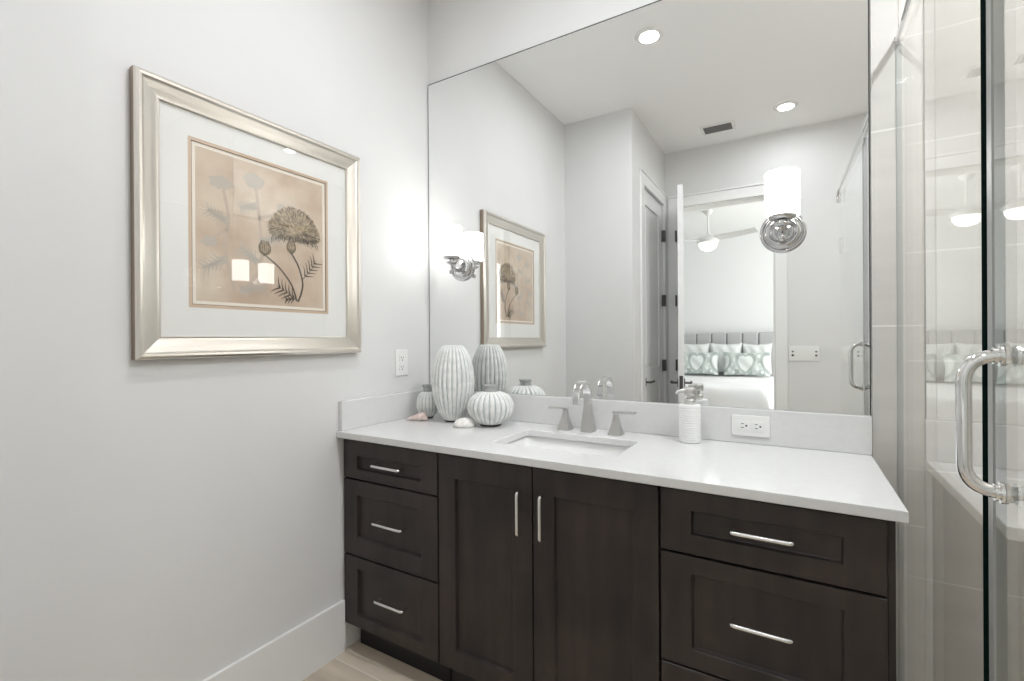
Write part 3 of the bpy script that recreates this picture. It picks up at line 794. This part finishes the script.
# ------------------------------------------------------------------ shower: glass, rail, door
gdir = Vector((-.003, -1, 0)).normalized()
def gpt(s, z, t=0.0): return Vector((GX0 + .003 * -s, -s, z)) + Vector((t, 0, 0))
GT = .006          # half thickness
CURB = .09; GTOP = 2.105
struct(MB().box(1.765, 1.885, -1.70, -.009, 0, CURB).build('trim_4', 'tile_c', bevel=.004), 'low tiled shower curb under the glass', 'shower curb')
fp = thing('shower_screen', 'fixed clear glass shower panel standing beside the vanity', 'shower screen', (GX0, -.37, CURB))
def glass_slab(p0, p1, z0, z1, th):
    p0, p1 = Vector((*p0, 0)), Vector((*p1, 0)); dd = (p1 - p0).normalized(); nn_ = Vector((dd.y, -dd.x, 0))
    mb = MB(); c_ = (p0 + p1) / 2 + Vector((0, 0, (z0 + z1) / 2)); Lh = (p1 - p0).length / 2
    mb.obox(c_, dd * Lh, nn_ * th, (0, 0, (z1 - z0) / 2))
    return mb, dd, nn_
S1 = .764
mb, dd, nn_ = glass_slab((GX0, -.010), (GX0 - .003 * S1, -S1), CURB + .001, GTOP, GT)
# faces of obox order: bottom, top, -ay, +ax, +ay, -ax  -> +ax end is the polished free edge
mb.m = [0, 0, 0, 1, 0, 0]
mb.build('pane', ['shower_glass', 'glass_edge'], fp)
lab(MB().box(GX0 - .0065, GX0 + .0065, -.0098, -.0083, CURB + .001, GTOP).build('wall_seal', 'seal', fp), 'slim clear wall seal')
# hinged door, standing a little off the line of the fixed panel
P0, P1 = Vector((1.8235, -.810)), Vector((1.7945, -1.628))
sd = thing('shower_door', 'hinged clear glass shower door with chrome pull handle', 'shower door', (P1.x, P1.y, CURB + .012))
mb, dd, nn_ = glass_slab(P0, P1, CURB + .012, GTOP - .012, GT)
mb.build('pane', ['shower_glass'], sd)
dv = Vector((dd.x, dd.y, 0)); nv = Vector((-1, .034, 0)).normalized()
q = Vector((P0.x, P0.y, 0)) - dv * .012
lab(MB().obox(q + Vector((0, 0, (CURB + GTOP) / 2)), dv * .012, nv * .0075, (0, 0, (GTOP - CURB - .024) / 2)).build('edge_seal', 'seal', sd), 'clear vinyl edge seal')
hp = Vector((P0.x, P0.y, 0)) + dv * .042
hd = thing
hm = MB()
for sg in (1, -1):
    o1 = nv * sg * (GT + .001); o2 = nv * sg * .048
    zt, zb_ = 1.209, 1.010
    A, B_, C_, D_ = hp + o1 + Vector((0, 0, zt)), hp + o2 + Vector((0, 0, zt)), hp + o2 + Vector((0, 0, zb_)), hp + o1 + Vector((0, 0, zb_))
    hm.tube([A] + bend(A, B_, C_, .036, 8) + bend(B_, C_, D_, .036, 8) + [D_], .0095, 16)
    for z in (zt, zb_):
        base = hp + Vector((0, 0, z))
        hm.tube([base + nv * sg * (GT + .0005), base + nv * sg * (GT + .004)], .0155, 18)
        hm.tube([base + nv * sg * (GT + .006), base + nv * sg * (GT + .010)], .0125, 18)
lab(hm.build('pull_handle', 'chrome', sd), 'polished chrome D-shaped pull')
for z in (.42, 1.78):
    c_ = Vector((P1.x, P1.y, z)) - dv * .03
    MB().obox(c_, dv * .028, nv * .014, (0, 0, .045)).build('hinge', 'chrome', sd)
# return panel closing the end of the shower
rp = thing('shower_screen', 'clear glass return panel at the far end of the shower', 'shower screen', (2.27, -1.66, 0))
mb, _, _ = glass_slab((1.80, -1.662), (XR - .004, -1.662), .004, GTOP, GT)
mb.build('pane', ['shower_glass'], rp)
# header rail over the glass with a drop bracket at its far end
rl = thing('shower_rail', 'slim chrome header rail running over the shower glass', 'rail', (GX0, 0, 2.125))
re_ = Vector((1.787, -1.64, 2.128))
MB().tube([(GX0, -.009, 2.120), re_], .0085, 12).build('rail_bar', 'chrome', rl)
mb = MB().tube([re_ + Vector((0, 0, 0)), re_ + Vector((-.004, -.03, -.004)), re_ + Vector((-.006, -.045, -.03)), re_ + Vector((-.004, -.05, -.075))], .008, 10)
mb.build('end_bracket', 'chrome', rl)
MB().lathe([(.0, -.006), (.011, -.006), (.011, 0), (.0, 0)], (GX0, -.0085, 2.120), 20, 'y').build('wall_flange', 'chrome', rl)

# ------------------------------------------------------------------ ceiling lamps and vent
def can(x, y, label, watts):
    c_ = thing('recessed_light', label, 'ceiling light', (x, y, H), 'recessed ceiling lights')
    MB().lathe([(.050, -.0005), (.052, -.008), (.066, -.008), (.078, -.002), (.078, -.0003)], (x, y, H), 40).build('trim_ring', 'plastic', c_)
    MB().lathe([(.0, -.003), (.051, -.003)], (x, y, H), 40).build('lamp_lens', 'lens', c_)
    area_light('lamp_light', (0, 0, -.012), (0, 0, 0), .10, .10, watts, (.965, .99, 1.04), c_, 'DISK', 178)
    return c_
can(.865, -.872, 'lit recessed ceiling light over the middle of the bathroom', CAN_W[0])
can(1.505, -2.20, 'lit recessed ceiling light near the bedroom doorway', CAN_W[1])
can(2.30, -.80, 'lit recessed ceiling light over the shower', CAN_W[2])
vt = thing('ceiling_vent', 'small dark louvred vent in the white ceiling', 'air vent', (1.03, -2.325, H))
VX, VY, vw, vd = 1.03, -2.325, .125, .085
mb = MB(); 
for b in ((VX - vw, VX + vw, VY - vd, VY - vd + .022), (VX - vw, VX + vw, VY + vd - .022, VY + vd), (VX - vw, VX - vw + .022, VY - vd + .022, VY + vd - .022), (VX + vw - .022, VX + vw, VY - vd + .022, VY + vd - .022)):
    mb.box(*b, H - .008, H - .0005)
mb.build('frame', 'plastic', vt, bevel=.002)
lab(MB().box(VX - vw + .022, VX + vw - .022, VY - vd + .022, VY + vd - .022, H - .002, H - .0005).build('duct_opening', 'dark', vt), 'dark duct opening')
mb = MB()
for i in range(8):
    y = VY - vd + .03 + i * .0157
    mb.obox((VX, y, H - .006), (vw - .022, 0, 0), (0, .006, .003), (0, -.0004, .0008))
lab(mb.build('louvres', 'grey_slot', vt), 'grey louvre blades')

# ------------------------------------------------------------------ bedroom furniture
fanx, fany = .567, -4.93
fn = thing('ceiling_fan', 'white ceiling fan with a lit bowl in the bedroom', 'ceiling fan', (fanx, fany, H))
MB().lathe([(.0, -.06), (.02, -.058), (.05, -.035), (.065, -.0005)], (fanx, fany, H), 28).build('canopy', 'fan', fn)
MB().tube([(fanx, fany, H - .055), (fanx, fany, 2.60)], .011, 12).build('down_rod', 'fan', fn)
MB().lathe([(.02, .07), (.035, .055), (.11, .03), (.14, .0), (.14, -.03), (.12, -.05), (.0, -.05)], (fanx, fany, 2.55), 36).build('motor_housing', 'fan', fn)
MB().lathe([(.115, .0), (.110, -.04), (.085, -.078), (.045, -.098), (.0, -.105)], (fanx, fany, 2.50), 32).build('light_bowl', 'bowl', fn)
for k in range(3):
    a = R(28 + 120 * k); ca, sa = cos(a), sin(a); mb = MB(); pts = []
    top_, bot_ = [], []
    for i in range(9):
        t = i / 8; r_ = .12 + .56 * t; wd = .034 + .02 * sin(pi * min(1, t * 1.1 + .1)); tw = .02
        for sg in (-1, 1):
            lx, ly, lz = r_, sg * wd, sg * tw
            top_.append((fanx + lx * ca - ly * sa, fany + lx * sa + ly * ca, 2.545 + lz + .004)); bot_.append((fanx + lx * ca - ly * sa, fany + lx * sa + ly * ca, 2.545 + lz - .004))
    n_ = len(top_); vs = top_ + bot_; fs = []
    for i in range(8):
        a_ = 2 * i
        fs += [(a_, a_ + 2, a_ + 3, a_ + 1), (n_ + a_, n_ + a_ + 1, n_ + a_ + 3, n_ + a_ + 2), (a_, n_ + a_, n_ + a_ + 2, a_ + 2), (a_ + 1, a_ + 3, n_ + a_ + 3, n_ + a_ + 1)]
    fs += [(0, 1, n_ + 1, n_), (n_ - 2, 2 * n_ - 2, 2 * n_ - 1, n_ - 1)]
    mb.add(vs, fs, 0, False); mb.build('blade', 'fan', fn)

bx0, bx1, by0, by1 = -.66, 1.27, -6.30, -4.22
bed = thing('bed', 'upholstered bed with a grey channelled headboard in the bedroom', 'bed', ((bx0 + bx1) / 2, -5.3, 0))
hb = MB(); wch = .2225; x = .181 - 4 * wch
while x < bx1 + .05:
    hb.box(x + .002, x + wch - .002, -6.40, -6.30, .25, 1.33); x += wch
hb.build('headboard', 'upholstery', bed, bevel=.028, seg=4)
MB().box(bx0 + .03, bx1 - .03, by0, by1 + .02, .12, .34).build('bed_base', 'upholstery', bed, bevel=.02)
for sx in (bx0 + .1, bx1 - .1):
    for sy in (by0 + .1, by1 - .08): MB().tube([(sx, sy, 0), (sx, sy, .12)], .025, 10).build('leg', 'dark', bed)
MB().box(bx0 + .02, bx1 - .02, by0 + .005, by1, .34, .61).build('mattress', 'linen', bed, bevel=.05, seg=3)
# duvet: rounded cloth lying over the mattress, falling over the sides and foot
mb = MB(); nx, ny = 40, 44; vs = []; fs = []
for j in range(ny + 1):
    for i in range(nx + 1):
        u = i / nx * 2 - 1; v = j / ny
        X = (bx0 + bx1) / 2 + u * 1.30; Y = by0 + .05 + v * 2.45
        edgeu = max(0, abs(u * 1.30) - .965); edgev = max(0, Y - by1)
        z = .665; z += .010 * sin(X * 7 + Y * 3) * .6 + .006 * sin(Y * 11 - X * 4)
        if edgeu > 0: X = (bx0 + bx1) / 2 + math.copysign(.965 + .055 * (1 - math.exp(-edgeu * 12)) + .012 * sin(Y * 9), u); z -= edgeu * 1.0 + .0
        if edgev > 0: Y = by1 + .055 * (1 - math.exp(-edgev * 12)) + .012 * sin(X * 9); z -= edgev
        vs.append((X, Y, z))
for j in range(ny):
    for i in range(nx): a_ = j * (nx + 1) + i; fs.append((a_, a_ + 1, a_ + nx + 2, a_ + nx + 1))
mb.add(vs, fs, 0, True)
dv_o = mb.build('duvet', 'linen', origin=((bx0 + bx1) / 2, -5.3, .62)); tag(dv_o, 'white duvet spread over the bedroom bed', 'duvet')
so_ = dv_o.modifiers.new('solid', 'SOLIDIFY'); so_.thickness = .02; so_.offset = -1

def heart(x_, y_):
    """heart curve field: negative inside"""
    y_ = y_ * .95 + .08
    return (x_ * x_ + y_ * y_ - 1) ** 3 - x_ * x_ * y_ ** 3
def pillow(label, x0, x1, z0, z1, yc, th, lean, kind, ruffle=.012):
    nu, nv_ = (64, 40) if kind == 'heart' else (32, 24)
    mb = MB(); w_, h_ = (x1 - x0) / 2, (z1 - z0) / 2; cx_, cz_ = (x0 + x1) / 2, (z0 + z1) / 2
    grid = {}
    for side in (1, -1):
        for j in range(nv_ + 1):
            for i in range(nu + 1):
                u, v = i / nu * 2 - 1, j / nv_ * 2 - 1
                edge = (i in (0, nu)) or (j in (0, nv_))
                if side == -1 and edge: grid[(-1, i, j)] = grid[(1, i, j)]; continue
                pin = 1 - .07 * (1 - v * v) * abs(u) ** 3 * 1.0; pin2 = 1 - .10 * (1 - u * u) * abs(v) ** 3
                t = th * max(0, (1 - u ** 4) * (1 - v ** 4)) ** .55
                dx, dz = u * w_ * pin, v * h_ * pin2
                y = yc + side * t + lean * dz + .006 * sin(u * 9 + v * 5)
                grid[(side, i, j)] = len(mb.v); mb.v.append((cx_ + dx, y, cz_ + dz))
    for side in (1, -1):
        for j in range(nv_):
            for i in range(nu):
                q_ = [grid[(side, i, j)], grid[(side, i + 1, j)], grid[(side, i + 1, j + 1)], grid[(side, i, j + 1)]]
                if side == 1: q_.reverse()
                mi = 0
                if kind == 'heart' and side == 1:
                    u, v = (i + .5) / nu * 2 - 1, (j + .5) / nv_ * 2 - 1
                    X_ = u * 3.0
                    for c0 in (-3.15, -.1, 3.05):
                        hx_, hy_ = (X_ - c0) / 1.15, (v - .02) / .82
                        if heart(hx_, hy_) < 0: mi = 1 if heart(hx_ * 1.42, hy_ * 1.42) < 0 else 2; break
                    else:
                        mi = 1 if sin(X_ * 6.0 + 2 * v) * sin(v * 9 - X_) > .35 else (2 if v < -.45 and sin(X_ * 4) > .2 else 0)
                mb.f.append(q_); mb.m.append(mi); mb.s.append(True)
    mats = ['sage', 'sage_light', 'sage_dark'] if kind == 'heart' else ['mint']
    o = mb.build('pillow', mats, origin=(cx_, yc, z0)); tag(o, label, 'pillow', 'pillows on the bed'); return o
Yp = -6.13
pillow('plain pale mint pillow at the back, partly behind the open door edge', -.05, .405, .70, 1.17, Yp, .07, -.16, 'plain')
pillow('plain pale mint pillow at the back, middle of the three', .405, .865, .70, 1.17, Yp, .07, -.16, 'plain')
pillow('plain pale mint pillow at the back, nearest the right doorway casing', .865, 1.26, .70, 1.165, Yp, .07, -.16, 'plain')
pillow('long green heart-patterned pillow in front, nearer the open door edge', -.035, .565, .685, 1.035, -5.93, .07, -.22, 'heart')
pillow('long green heart-patterned pillow in front, nearer the right doorway casing', .625, 1.25, .685, 1.035, -5.93, .07, -.22, 'heart')
